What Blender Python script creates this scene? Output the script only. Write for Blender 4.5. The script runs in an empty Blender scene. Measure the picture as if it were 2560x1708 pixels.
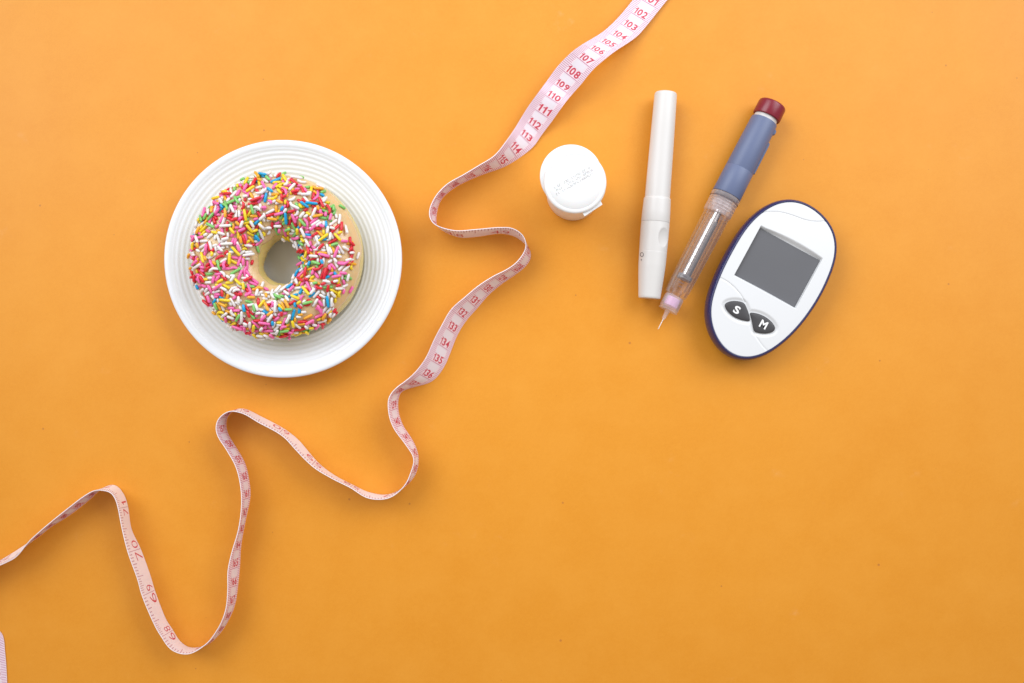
import bpy, bmesh, math, random
import numpy as np
from mathutils import Vector, Matrix, noise

random.seed(7)
U = 0.01                     # all lengths below are written in centimetres; meshes are stored in metres
H = 52.0                     # camera height over the table (cm)
K = 44.5                     # photograph pixels per centimetre on the table top
sc = bpy.context.scene
col = sc.collection

# ------------------------------------------------------------------ camera, world, light, exposure
cam_data = bpy.data.cameras.new('camera')
cam_data.sensor_width = 36.0
cam_data.lens = 36.0 * H / (2560.0 / K)
cam_data.clip_start = 0.01
cam_data.clip_end = 50
cam = bpy.data.objects.new('camera', cam_data)
cam.location = (0, 0, H * U)
cam.rotation_euler = (0, 0, 0)
col.objects.link(cam)
sc.camera = cam

world = bpy.data.worlds.new('World')
sc.world = world
world.use_nodes = True
wb = world.node_tree.nodes['Background']
wb.inputs['Color'].default_value = (1.0, 0.94, 0.865, 1)
wb.inputs['Strength'].default_value = 0.47


def area(name, loc, target, sx, sy, watts, color):
    l = bpy.data.lights.new(name, 'AREA')
    l.shape = 'RECTANGLE'
    l.size, l.size_y = sx, sy
    l.energy = watts
    l.color = color
    l.spread = math.radians(72)      # beam narrowed on purpose, so the lower table corners fall darker
    o = bpy.data.objects.new(name, l)
    o.location = loc
    o.rotation_euler = (Vector(target) - Vector(loc)).to_track_quat('-Z', 'Y').to_euler()
    col.objects.link(o)
    return o


area('window_light', (-0.46, 0.50, 0.56), (0.0, 0.11, 0), 0.95, 0.65, 1.50, (0.955, 1.0, 1.05))
area('window_light', (0.50, 0.52, 0.56), (0.03, 0.12, 0), 0.95, 0.65, 1.56, (0.955, 1.0, 1.05))

sc.view_settings.view_transform = 'Standard'
sc.view_settings.look = 'None'
sc.view_settings.exposure = 0.10
sc.view_settings.gamma = 1.0
sc.render.resolution_x, sc.render.resolution_y = 1024, 683
sc.cycles.use_denoising = True
sc.cycles.max_bounces = 10
sc.cycles.transparent_max_bounces = 24
sc.cycles.caustics_refractive = False
sc.cycles.caustics_reflective = False


# ------------------------------------------------------------------ helpers
def srgb(r, g, b):
    def f(c):
        c /= 255.0
        return c / 12.92 if c <= 0.04045 else ((c + 0.055) / 1.055) ** 2.4
    return (f(r), f(g), f(b), 1)


def W(px, py, z=0.0):
    """a point of the table scene (cm), from where it sits in the photograph and its height"""
    s = (H - z) / H / K
    return Vector(((px - 1280) * s, (854 - py) * s, z))


def mat(name, color, rough=0.5, spec=0.5, sss=0.0, sss_r=(0.01, 0.006, 0.004), metal=0.0, coat=0.0):
    m = bpy.data.materials.new(name)
    m.use_nodes = True
    b = m.node_tree.nodes['Principled BSDF']
    b.inputs['Base Color'].default_value = color
    b.inputs['Roughness'].default_value = rough
    b.inputs['Specular IOR Level'].default_value = spec
    b.inputs['Metallic'].default_value = metal
    if coat:
        b.inputs['Coat Weight'].default_value = coat
        b.inputs['Coat Roughness'].default_value = 0.15
    if sss:
        b.inputs['Subsurface Weight'].default_value = sss
        b.inputs['Subsurface Radius'].default_value = sss_r
        b.inputs['Subsurface Scale'].default_value = 0.5
    return m


def grain(m, scale, amount, rough_amount=0.0, bump=0.0, bump_scale=None, dist=0.0002):
    """fine uneven tone, gloss and relief for a plain surface"""
    nt = m.node_tree
    b = nt.nodes['Principled BSDF']
    tc = nt.nodes.new('ShaderNodeTexCoord')
    n = nt.nodes.new('ShaderNodeTexNoise')
    n.inputs['Scale'].default_value = scale
    n.inputs['Detail'].default_value = 5
    nt.links.new(tc.outputs['Object'], n.inputs['Vector'])
    c = tuple(b.inputs['Base Color'].default_value)
    mix = nt.nodes.new('ShaderNodeMix')
    mix.data_type = 'RGBA'
    mix.inputs['A'].default_value = tuple(x * (1 - amount) for x in c[:3]) + (1,)
    mix.inputs['B'].default_value = tuple(min(1, x * (1 + amount)) for x in c[:3]) + (1,)
    nt.links.new(n.outputs['Fac'], mix.inputs['Factor'])
    nt.links.new(mix.outputs['Result'], b.inputs['Base Color'])
    if rough_amount:
        r = b.inputs['Roughness'].default_value
        mr = nt.nodes.new('ShaderNodeMapRange')
        mr.inputs['To Min'].default_value = max(0, r - rough_amount)
        mr.inputs['To Max'].default_value = r + rough_amount
        nt.links.new(n.outputs['Fac'], mr.inputs['Value'])
        nt.links.new(mr.outputs['Result'], b.inputs['Roughness'])
    if bump:
        n2 = nt.nodes.new('ShaderNodeTexNoise')
        n2.inputs['Scale'].default_value = bump_scale or scale
        n2.inputs['Detail'].default_value = 3
        nt.links.new(tc.outputs['Object'], n2.inputs['Vector'])
        bp = nt.nodes.new('ShaderNodeBump')
        bp.inputs['Strength'].default_value = bump
        bp.inputs['Distance'].default_value = dist
        nt.links.new(n2.outputs['Fac'], bp.inputs['Height'])
        nt.links.new(bp.outputs['Normal'], b.inputs['Normal'])
    return m


def clear_plastic(name, tint, haze, haze_color, rough=0.08):
    """see-through moulded plastic: clear, with a surface gloss and a little milky haze"""
    m = bpy.data.materials.new(name)
    m.use_nodes = True
    nt = m.node_tree
    out = nt.nodes['Material Output']
    nt.nodes.remove(nt.nodes['Principled BSDF'])
    tr = nt.nodes.new('ShaderNodeBsdfTransparent')
    tr.inputs['Color'].default_value = tint
    df = nt.nodes.new('ShaderNodeBsdfDiffuse')
    df.inputs['Color'].default_value = haze_color
    gl = nt.nodes.new('ShaderNodeBsdfGlossy')
    gl.inputs['Roughness'].default_value = rough
    lw = nt.nodes.new('ShaderNodeLayerWeight')
    lw.inputs['Blend'].default_value = 0.25
    rmp = nt.nodes.new('ShaderNodeMapRange')
    rmp.inputs['To Min'].default_value = haze
    rmp.inputs['To Max'].default_value = min(1, haze + 0.26)
    nt.links.new(lw.outputs['Facing'], rmp.inputs['Value'])
    m1 = nt.nodes.new('ShaderNodeMixShader')
    nt.links.new(rmp.outputs['Result'], m1.inputs['Fac'])
    nt.links.new(tr.outputs[0], m1.inputs[1])
    nt.links.new(df.outputs[0], m1.inputs[2])
    m2 = nt.nodes.new('ShaderNodeMixShader')
    fr = nt.nodes.new('ShaderNodeFresnel')
    fr.inputs['IOR'].default_value = 1.4
    fm = nt.nodes.new('ShaderNodeMath')
    fm.operation = 'MULTIPLY'
    fm.inputs[1].default_value = 0.4
    nt.links.new(fr.outputs[0], fm.inputs[0])
    nt.links.new(fm.outputs[0], m2.inputs['Fac'])
    nt.links.new(m1.outputs[0], m2.inputs[1])
    nt.links.new(gl.outputs[0], m2.inputs[2])
    nt.links.new(m2.outputs[0], out.inputs['Surface'])
    return m


def thing(name, label, cat, loc, group=None):
    o = bpy.data.objects.new(name, None)
    o.empty_display_size = 0.01
    o.location = Vector(loc) * U
    o['label'] = label
    o['category'] = cat
    if group:
        o['group'] = group
    col.objects.link(o)
    return o


def origin_of(parent):
    v = Vector((0, 0, 0))
    while parent is not None:
        v = v + parent.location
        parent = parent.parent
    return v


def part(name, verts, faces, m, parent=None, smooth=True, sharp=None, kind=None, label=None):
    """one mesh object from world-space points in cm"""
    o0 = origin_of(parent)
    me = bpy.data.meshes.new(name)
    me.from_pydata([(v[0] * U - o0.x, v[1] * U - o0.y, v[2] * U - o0.z) for v in verts], [], faces)
    me.materials.append(m)
    me.update()
    if smooth:
        me.polygons.foreach_set('use_smooth', [True] * len(me.polygons))
        if sharp is not None:
            me.set_sharp_from_angle(angle=math.radians(sharp))
    o = bpy.data.objects.new(name, me)
    if parent is not None:
        o.parent = parent
    if kind:
        o['kind'] = kind
    if label:
        o['label'] = label
    col.objects.link(o)
    return o


def lathe_z(profile, cx, cy, seg=128, close_top=False, close_bottom=False):
    """surface of revolution round a vertical axis; profile = [(r, z)]"""
    vs, fs = [], []
    n = len(profile)
    for r, z in profile:
        for k in range(seg):
            a = 2 * math.pi * k / seg
            vs.append((cx + r * math.cos(a), cy + r * math.sin(a), z))
    for i in range(n - 1):
        for k in range(seg):
            k2 = (k + 1) % seg
            fs.append((i * seg + k, i * seg + k2, (i + 1) * seg + k2, (i + 1) * seg + k))
    if close_top:
        fs.append(tuple((n - 1) * seg + k for k in range(seg)))
    if close_bottom:
        fs.append(tuple(reversed(range(seg))))
    return vs, fs


class Rod:
    """an object lying on the table, turned round a level axis"""
    def __init__(self, p0, p1, h):
        self.a = W(p0[0], p0[1], h)
        b = W(p1[0], p1[1], h)
        self.len = (b - self.a).length
        self.d = (b - self.a).normalized()
        self.n = Vector((-self.d.y, self.d.x, 0))
        self.up = Vector((0, 0, 1))
        self.h = h

    def at(self, t, r, ang):
        return self.a + self.d * t + self.n * (r * math.cos(ang)) + self.up * (r * math.sin(ang))

    def turn(self, profile, seg=64, caps=True):
        vs, fs = [], []
        for t, r in profile:
            for k in range(seg):
                vs.append(self.at(t, r, 2 * math.pi * k / seg))
        for i in range(len(profile) - 1):
            for k in range(seg):
                k2 = (k + 1) % seg
                fs.append((i * seg + k, (i + 1) * seg + k, (i + 1) * seg + k2, i * seg + k2))
        if caps:
            fs.append(tuple(range(seg)))
            fs.append(tuple((len(profile) - 1) * seg + k for k in reversed(range(seg))))
        return vs, fs


_glyphs = {}


def glyph(ch, bold=0.012):
    """flat outline of one character, 0..1 wide and high"""
    key = (ch, bold)
    if key not in _glyphs:
        cu = bpy.data.curves.new('glyph', 'FONT')
        cu.body = ch
        cu.size = 1.0
        cu.offset = bold
        cu.resolution_u = 3
        ob = bpy.data.objects.new('glyph', cu)
        col.objects.link(ob)
        dg = bpy.context.evaluated_depsgraph_get()
        me = bpy.data.meshes.new_from_object(ob.evaluated_get(dg))
        vs = [(v.co.x, v.co.y) for v in me.vertices]
        fs = [tuple(p.vertices) for p in me.polygons]
        col.objects.unlink(ob)
        bpy.data.objects.remove(ob)
        bpy.data.curves.remove(cu)
        bpy.data.meshes.remove(me)
        if ch == '1':
            vs = [(0.55, 0), (1.0, 0), (1.0, 1), (0.62, 1), (0.55, 0.86), (0.0, 0.74), (0.0, 0.60), (0.55, 0.70)]
            fs = [(0, 1, 2, 7), (7, 2, 3, 4), (7, 4, 5, 6)]
        x0, x1 = min(v[0] for v in vs), max(v[0] for v in vs)
        y0, y1 = min(v[1] for v in vs), max(v[1] for v in vs)
        ar = (x1 - x0) / (y1 - y0)
        bm = bmesh.new()
        bv = [bm.verts.new(((x - x0) / (x1 - x0), (y - y0) / (y1 - y0), 0)) for x, y in vs]
        for f in fs:
            bm.faces.new([bv[q] for q in f])
        for axis in (0, 1):
            for k in range(1, 8):
                no = (1, 0, 0) if axis == 0 else (0, 1, 0)
                bmesh.ops.bisect_plane(bm, geom=bm.verts[:] + bm.edges[:] + bm.faces[:], plane_co=[k / 8 * q for q in no], plane_no=no)
        bm.verts.index_update()
        _glyphs[key] = ([(v.co.x, v.co.y) for v in bm.verts], [tuple(v.index for v in f.verts) for f in bm.faces], ar)
        bm.free()
    return _glyphs[key]


# ------------------------------------------------------------------ the orange table top
def paper_material():
    m = mat('orange_paper', (0.80, 0.315, 0.045, 1), rough=0.46, spec=0.45)
    nt = m.node_tree
    b = nt.nodes['Principled BSDF']
    tc = nt.nodes.new('ShaderNodeTexCoord')

    def N(scale, detail=4, rough=0.55, w=0.0):
        n = nt.nodes.new('ShaderNodeTexNoise')
        n.inputs['Scale'].default_value = scale
        n.inputs['Detail'].default_value = detail
        n.inputs['Roughness'].default_value = rough
        mp = nt.nodes.new('ShaderNodeMapping')
        mp.inputs['Location'].default_value = (w, w * 0.7, 0)
        nt.links.new(tc.outputs['Object'], mp.inputs['Vector'])
        nt.links.new(mp.outputs['Vector'], n.inputs['Vector'])
        return n

    def ramp(src, p0, c0, p1, c1):
        r = nt.nodes.new('ShaderNodeValToRGB')
        r.color_ramp.elements[0].position = p0
        r.color_ramp.elements[0].color = c0
        r.color_ramp.elements[1].position = p1
        r.color_ramp.elements[1].color = c1
        nt.links.new(src, r.inputs['Fac'])
        return r

    def mixc(fac, a, bcol, mode='MIX'):
        x = nt.nodes.new('ShaderNodeMix')
        x.data_type = 'RGBA'
        x.blend_type = mode
        for sock, v in (('Factor', fac), ('A', a), ('B', bcol)):
            if isinstance(v, (tuple, float)):
                x.inputs[sock].default_value = v
            else:
                nt.links.new(v, x.inputs[sock])
        return x.outputs['Result']

    big = N(9, 3)
    base = ramp(big.outputs['Fac'], 0.3, (0.718, 0.271, 0.012, 1), 0.7, (0.748, 0.295, 0.017, 1)).outputs['Color']
    fine = N(420, 3, w=3.1)
    base = mixc(ramp(fine.outputs['Fac'], 0.35, (0, 0, 0, 1), 0.75, (0.22, 0.22, 0.22, 1)).outputs['Color'],
                base, (0.785, 0.335, 0.032, 1))
    grit = N(1700, 2, 0.6, w=5.0)
    base = mixc(ramp(grit.outputs['Fac'], 0.35, (0.30, 0.30, 0.30, 1), 0.62, (0, 0, 0, 1)).outputs['Color'], base, (0.655, 0.220, 0.008, 1))
    blot = N(38, 5, 0.65, w=11.0)
    base = mixc(ramp(blot.outputs['Fac'], 0.40, (0, 0, 0, 1), 0.72, (0.40, 0.40, 0.40, 1)).outputs['Color'], base, (0.785, 0.33, 0.032, 1))
    # worn pale scuffs
    sc1 = N(26, 6, 0.7, w=8.0)
    sc2 = N(140, 4, 0.7, w=1.0)
    s = nt.nodes.new('ShaderNodeMath')
    s.operation = 'MULTIPLY'
    nt.links.new(ramp(sc1.outputs['Fac'], 0.60, (0, 0, 0, 1), 0.74, (1, 1, 1, 1)).outputs['Color'], s.inputs[0])
    nt.links.new(ramp(sc2.outputs['Fac'], 0.52, (0, 0, 0, 1), 0.70, (0.45, 0.45, 0.45, 1)).outputs['Color'], s.inputs[1])
    base = mixc(s.outputs[0], base, (0.80, 0.42, 0.17, 1))
    # dark specks: sparse cells of a voronoi pattern
    v = nt.nodes.new('ShaderNodeTexVoronoi')
    v.voronoi_dimensions = '2D'
    v.inputs['Scale'].default_value = 24
    v.inputs['Randomness'].default_value = 1.0
    nt.links.new(tc.outputs['Object'], v.inputs['Vector'])
    sep = nt.nodes.new('ShaderNodeSeparateColor')
    nt.links.new(v.outputs['Color'], sep.inputs['Color'])
    keep = nt.nodes.new('ShaderNodeMath')
    keep.operation = 'GREATER_THAN'
    keep.inputs[1].default_value = 0.55
    nt.links.new(sep.outputs['Red'], keep.inputs[0])
    size = nt.nodes.new('ShaderNodeMath')
    size.operation = 'MULTIPLY'
    size.inputs[1].default_value = 0.017
    nt.links.new(sep.outputs['Green'], size.inputs[0])
    lt = nt.nodes.new('ShaderNodeMath')
    lt.operation = 'LESS_THAN'
    nt.links.new(v.outputs['Distance'], lt.inputs[0])
    nt.links.new(size.outputs[0], lt.inputs[1])
    both = nt.nodes.new('ShaderNodeMath')
    both.operation = 'MULTIPLY'
    nt.links.new(keep.outputs[0], both.inputs[0])
    nt.links.new(lt.outputs[0], both.inputs[1])
    f = nt.nodes.new('ShaderNodeMath')
    f.operation = 'MULTIPLY'
    f.inputs[1].default_value = 0.50
    nt.links.new(both.outputs[0], f.inputs[0])
    base = mixc(f.outputs[0], base, (0.36, 0.10, 0.03, 1))
    nt.links.new(base, b.inputs['Base Color'])
    mr = nt.nodes.new('ShaderNodeMapRange')
    mr.inputs['To Min'].default_value = 0.42
    mr.inputs['To Max'].default_value = 0.54
    nt.links.new(big.outputs['Fac'], mr.inputs['Value'])
    nt.links.new(mr.outputs['Result'], b.inputs['Roughness'])
    bp = nt.nodes.new('ShaderNodeBump')
    bp.inputs['Strength'].default_value = 0.25
    bp.inputs['Distance'].default_value = 0.0001
    nt.links.new(fine.outputs['Fac'], bp.inputs['Height'])
    nt.links.new(bp.outputs['Normal'], b.inputs['Normal'])
    return m


def build_table():
    nx, ny = 60, 45
    vs, fs = [], []
    for j in range(ny + 1):
        for i in range(nx + 1):
            x = -75 + 150 * i / nx
            y = -55 + 110 * j / ny
            z = -0.02
            vs.append((x, y, z))
    for j in range(ny):
        for i in range(nx):
            a = j * (nx + 1) + i
            fs.append((a, a + 1, a + nx + 2, a + nx + 1))
    o = part('tabletop', vs, fs, paper_material())
    o['kind'] = 'structure'
    o['label'] = 'matte orange paper table top under all the objects'


build_table()


# ------------------------------------------------------------------ white ridged plate
def build_plate():
    zr = 1.55
    c = W(707, 647, zr)
    cx, cy = c.x, c.y
    root = thing('plate', 'round white ceramic plate with ringed rim under the sprinkled donut', 'plate', (cx, cy, 0))
    m = grain(mat('white_glaze', (0.79, 0.815, 0.87, 1), rough=0.22, spec=0.5), 14, 0.012, 0.05)
    prof = [(0.01, 0.22), (3.35, 0.22), (3.5, 0.0), (3.75, 0.0), (3.9, 0.2), (4.6, 0.42), (5.6, 0.86), (6.25, 1.18),
            (6.42, 1.30), (6.485, 1.40), (6.49, 1.48), (6.45, 1.545), (6.36, 1.575), (6.25, 1.565), (6.14, 1.53)]
    # ringed flange, then the well
    n = 150
    for i in range(n + 1):
        r = 6.10 - (6.10 - 4.35) * i / n
        f = (6.10 - r) / 1.75
        z = 1.50 - 0.62 * f ** 0.95
        env = min(1, (6.10 - r) / 0.12) * min(1, (r - 4.35) / 0.12)
        z += 0.009 * env * (math.sin(2 * math.pi * (6.10 - r) / 0.245))
        prof.append((r, z))
    for i in range(1, 13):
        t = i / 12
        prof.append((4.35 - 0.55 * t, 0.88 - 0.45 * math.sin(t * math.pi / 2)))
    prof += [(3.2, 0.415), (2.0, 0.41), (1.0, 0.41), (0.01, 0.41)]
    vs, fs = lathe_z(prof, cx, cy, 180)
    part('dish', vs, fs, m, root)
    return root


build_plate()


# ------------------------------------------------------------------ donut with sprinkles
def build_donut():
    zc = 1.83
    c = W(696, 643, zc)
    cx, cy = c.x, c.y
    Rm, A, B = 2.80, 1.69, 1.41
    root = thing('donut', 'glazed ring donut covered in coloured sprinkles on the white plate', 'donut', (cx, cy, 0.41))

    def surf(th, ph, off=0.0):
        q = Vector((math.cos(th), math.sin(th), ph * 0.7))
        wob = 0.07 * noise.noise(q * 1.6 + Vector((3, 1, 2))) + 0.03 * noise.noise(q * 4.0)
        ecc = 0.20 * math.cos(th + 0.65)
        a, b = A + wob + off + 0.07 * math.cos(2 * th) - ecc, B + wob * 0.8 + off
        rm = Rm + 0.03 * math.sin(2 * th + 0.6) + ecc
        rr = rm + a * math.sin(ph)
        z = zc + b * math.cos(ph)
        if ph > math.pi / 2 and ph < 1.5 * math.pi:
            z = max(z, 0.43 - off)
        return Vector((cx + rr * math.cos(th), cy + rr * math.sin(th), z))

    dough = mat('dough', (0.68, 0.53, 0.19, 1), rough=0.34, spec=0.5, sss=0.25)
    grain(dough, 120, 0.07, 0.06, 0.35, 500, 0.0004)
    NT, NP = 180, 64
    vs, fs = [], []
    for i in range(NT):
        for j in range(NP):
            vs.append(surf(2 * math.pi * i / NT, 2 * math.pi * j / NP))
    for i in range(NT):
        for j in range(NP):
            i2, j2 = (i + 1) % NT, (j + 1) % NP
            fs.append((i * NP + j, i2 * NP + j, i2 * NP + j2, i * NP + j2))
    part('dough', vs, fs, dough, root)

    icing = mat('clear_icing', (0.70, 0.50, 0.26, 1), rough=0.20, spec=0.5, sss=0.35, coat=0.3)
    grain(icing, 160, 0.10, 0.06, 0.5, 420, 0.0005)

    def lim(th):
        q = Vector((math.cos(th), math.sin(th), 0))
        o = math.radians(74 + 10 * noise.noise(q * 2.2) + 5 * noise.noise(q * 6))
        i = math.radians(-66 + 9 * noise.noise(q * 2.5 + Vector((9, 9, 1))))
        return i, o
    NP = 44
    vs, fs = [], []
    for i in range(NT):
        th = 2 * math.pi * i / NT
        lo, hi = lim(th)
        for j in range(NP + 1):
            t = j / NP
            e = min(t, 1 - t)
            off = 0.075 * min(1, e / 0.04) ** 0.5 - 0.012 * (e < 0.001)
            vs.append(surf(th, lo + (hi - lo) * t, off))
    for i in range(NT):
        for j in range(NP):
            i2 = (i + 1) % NT
            a, b2 = i * (NP + 1) + j, i2 * (NP + 1) + j
            fs.append((a, b2, b2 + 1, a + 1))
    part('icing', vs, fs, icing, root)

    # --- sprinkles
    cols = [('white', (0.80, 0.76, 0.75, 1), 0.35), ('pink', srgb(240, 108, 172), 0.20), ('red', srgb(212, 36, 52), 0.15),
            ('yellow', srgb(238, 206, 40), 0.11), ('amber', srgb(238, 168, 44), 0.07), ('green', srgb(126, 194, 106), 0.08),
            ('blue', srgb(16, 158, 212), 0.07)]
    mats = [mat('sprinkle_' + n, cc, rough=0.28, spec=0.5, sss=0.15) for n, cc, _ in cols]
    lens = [0.30, 0.43, 0.55, 0.66]
    R0 = 0.080

    def capsule(L, bend=0.0):
        vs, fs = [], []
        h = L / 2 - R0
        rings = [(-h - R0 * 0.72, R0 * 0.66), (-h, R0), (0, R0 * 1.02), (h, R0), (h + R0 * 0.72, R0 * 0.66)]
        S = 7
        for x, r in rings:
            for k in range(S):
                a = 2 * math.pi * k / S
                vs.append((x, r * math.cos(a) + bend * (x / (L / 2)) ** 2 * L, r * math.sin(a)))
        n = len(rings)
        for i in range(n - 1):
            for k in range(S):
                k2 = (k + 1) % S
                fs.append((i * S + k, (i + 1) * S + k, (i + 1) * S + k2, i * S + k2))
        vs.append((-h - R0, bend * L, 0))
        vs.append((h + R0, bend * L, 0))
        for k in range(S):
            k2 = (k + 1) % S
            fs.append((n * S, k, k2))
            fs.append((n * S + 1, (n - 1) * S + k2, (n - 1) * S + k))
        return vs, fs

    meshes = {}
    for ci in range(len(cols)):
        for li, L in enumerate(lens):
            for bi, bend in enumerate((0.0, 0.22)):
                vs, fs = capsule(L, bend)
                me = bpy.data.meshes.new('sprinkle')
                me.from_pydata([tuple(x * U for x in v) for v in vs], [], fs)
                me.materials.append(mats[ci])
                me.polygons.foreach_set('use_smooth', [True] * len(me.polygons))
                meshes[(ci, li, bi)] = (me, vs, fs)

    rng = random.Random(21)

    def region(th, ph):
        q = Vector((math.cos(th), math.sin(th), 0))
        deg = math.degrees(th) % 360
        out = 66 + 9 * noise.noise(q * 3 + Vector((5, 0, 0)))
        if deg < 50 or deg > 318:
            out -= 20
        if 28 < deg < 80:
            out -= 6
        inn = -46 + 8 * noise.noise(q * 3.4)
        if 140 < deg < 300:
            inn = -41 + 9 * noise.noise(q * 4)
        if deg < 70 or deg > 305:
            inn = -70
        if 75 < deg < 135:
            inn = -50
        p = math.degrees(ph)
        return inn < p < out

    # bare patches of icing, by where they sit on the ring
    bare = [((840, 425), 34), ((915, 305), 36), ((690, 335), 22), ((1170, 420), 34), ((850, 1080), 20), ((565, 1135), 18), ((370, 930), 18)]
    bare_w = [(W(380 + x / 2.3758, 320 + y / 2.3758, 3.2), r / 2.3758 / K) for (x, y), r in bare]

    placed_pts = np.zeros((0, 3))
    items = []

    def seg_pts(cen, ax, L):
        h = L / 2 - R0
        return np.array([cen + ax * (h * t) for t in (-1, -0.5, 0, 0.5, 1)])

    def frame(th, ph, off):
        p = surf(th, ph, off)
        e = 1e-3
        tt = (surf(th + e, ph, off) - p).normalized()
        tp = (surf(th, ph + e, off) - p).normalized()
        nn = tp.cross(tt).normalized()
        if nn.dot(p - Vector((cx + Rm * math.cos(th), cy + Rm * math.sin(th), zc))) < 0:
            nn = -nn
        return p, tt, tp, nn

    def pick_color():
        x = rng.random()
        for i, (_, _, w) in enumerate(cols):
            x -= w
            if x <= 0:
                return i
        return 0

    def try_place(layer, n_try, want, gap):
        nonlocal placed_pts
        got = 0
        for _ in range(n_try):
            th = rng.uniform(0, 2 * math.pi)
            ph = math.radians(rng.uniform(-72, 82))
            if rng.random() > (Rm + A * math.sin(ph)) / (Rm + A):
                continue
            if not region(th, ph):
                continue
            dens = noise.noise(Vector((math.cos(th) * 2.6, math.sin(th) * 2.6, ph * 1.9)) + Vector((4, 7, layer * 5)))
            if rng.random() > 0.88 + 1.3 * dens:
                continue
            off = 0.075 + R0 * 0.75 + layer * R0 * 1.55
            p, tt, tp, nn = frame(th, ph, off)
            if any((Vector((p.x, p.y, 0)) - Vector((b.x, b.y, 0))).length < r for b, r in bare_w) and rng.random() < 0.93:
                continue
            li = rng.choices(range(4), (0.22, 0.34, 0.30, 0.14))[0]
            L = lens[li]
            a = rng.uniform(0, math.pi)
            ax = (tt * math.cos(a) + tp * math.sin(a)).normalized()
            tilt = rng.uniform(-0.12, 0.12) + layer * rng.uniform(-0.15, 0.15)
            ax = (ax + nn * tilt).normalized()
            pts = seg_pts(np.array(p), np.array(ax), L)
            if len(placed_pts):
                dd = np.min(np.linalg.norm(placed_pts[:, None, :] - pts[None, :, :], axis=2))
                if dd < gap:
                    continue
            placed_pts = np.vstack([placed_pts, pts])
            bi = 1 if rng.random() < 0.08 else 0
            items.append((p, ax, nn, pick_color(), li, bi, ph, layer))
            got += 1
            if got >= want:
                break
        return got

    try_place(0, 40000, 950, R0 * 1.38)
    n0 = len(items)
    try_place(1, 24000, 300, R0 * 1.4)
    # the few strays on the bare side: (photo pixel, colour, length, turn)
    for (zx, zy), ci, li, a in (((1225, 750), 0, 1, 1.0), ((1172, 805), 2, 2, 0.6), ((1128, 475), 5, 1, 0.0), ((890, 296), 5, 0, 0.2),
                                ((1180, 958), 1, 1, 1.0), ((628, 722), 5, 1, -1.1), ((640, 680), 1, 2, 0.6), ((590, 800), 2, 0, 1.2)):
        want = (380 + zx / 2.3758, 320 + zy / 2.3758)
        best = None
        for i in range(120):
            for j in range(40):
                th, ph = 2 * math.pi * i / 120, math.radians(-70 + 160 * j / 39)
                p = surf(th, ph, 0.1)
                s = H / (H - p.z) * K
                d = (1280 + p.x * s - want[0]) ** 2 + (854 - p.y * s - want[1]) ** 2
                if best is None or d < best[0]:
                    best = (d, th, ph)
        p, tt, tp, nn = frame(best[1], best[2], 0.075 + R0 * 0.75)
        ax = Vector((math.cos(a), math.sin(a), 0))
        ax = (ax - nn * ax.dot(nn)).normalized()
        items.append((p, ax, nn, ci, li, 0, best[2], 1))
    print('sprinkles', n0, len(items))

    order = sorted(range(len(items)), key=lambda i: -(lens[items[i][4]] * max(0.1, items[i][2].z) + 0.12 * items[i][7]))
    single = set(order[:300])
    o0 = origin_of(root)
    allv = {}
    joined_v, joined_f, joined_m = [], [], []
    for i, (p, ax, nn, ci, li, bi, ph, layer) in enumerate(items):
        y = nn.cross(ax).normalized()
        z = ax.cross(y).normalized()
        M = Matrix((ax, y, z)).transposed()
        me, vs, fs = meshes[(ci, li, bi)]
        if i in single:
            o = bpy.data.objects.new('sprinkle', me)
            o.parent = root
            o.matrix_local = Matrix.Translation(p * U - o0) @ M.to_4x4()
            col.objects.link(o)
        else:
            k = len(joined_v)
            joined_v += [p + M @ Vector(v) for v in vs]
            joined_f += [tuple(x + k for x in f) for f in fs]
            joined_m += [ci] * len(fs)
    o = part('sprinkles', joined_v, joined_f, mats[0], root, kind='stuff')
    for m in mats[1:]:
        o.data.materials.append(m)
    o.data.polygons.foreach_set('material_index', joined_m)
    return root


build_donut()


# ------------------------------------------------------------------ measuring tape
TW = 1.58
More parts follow.
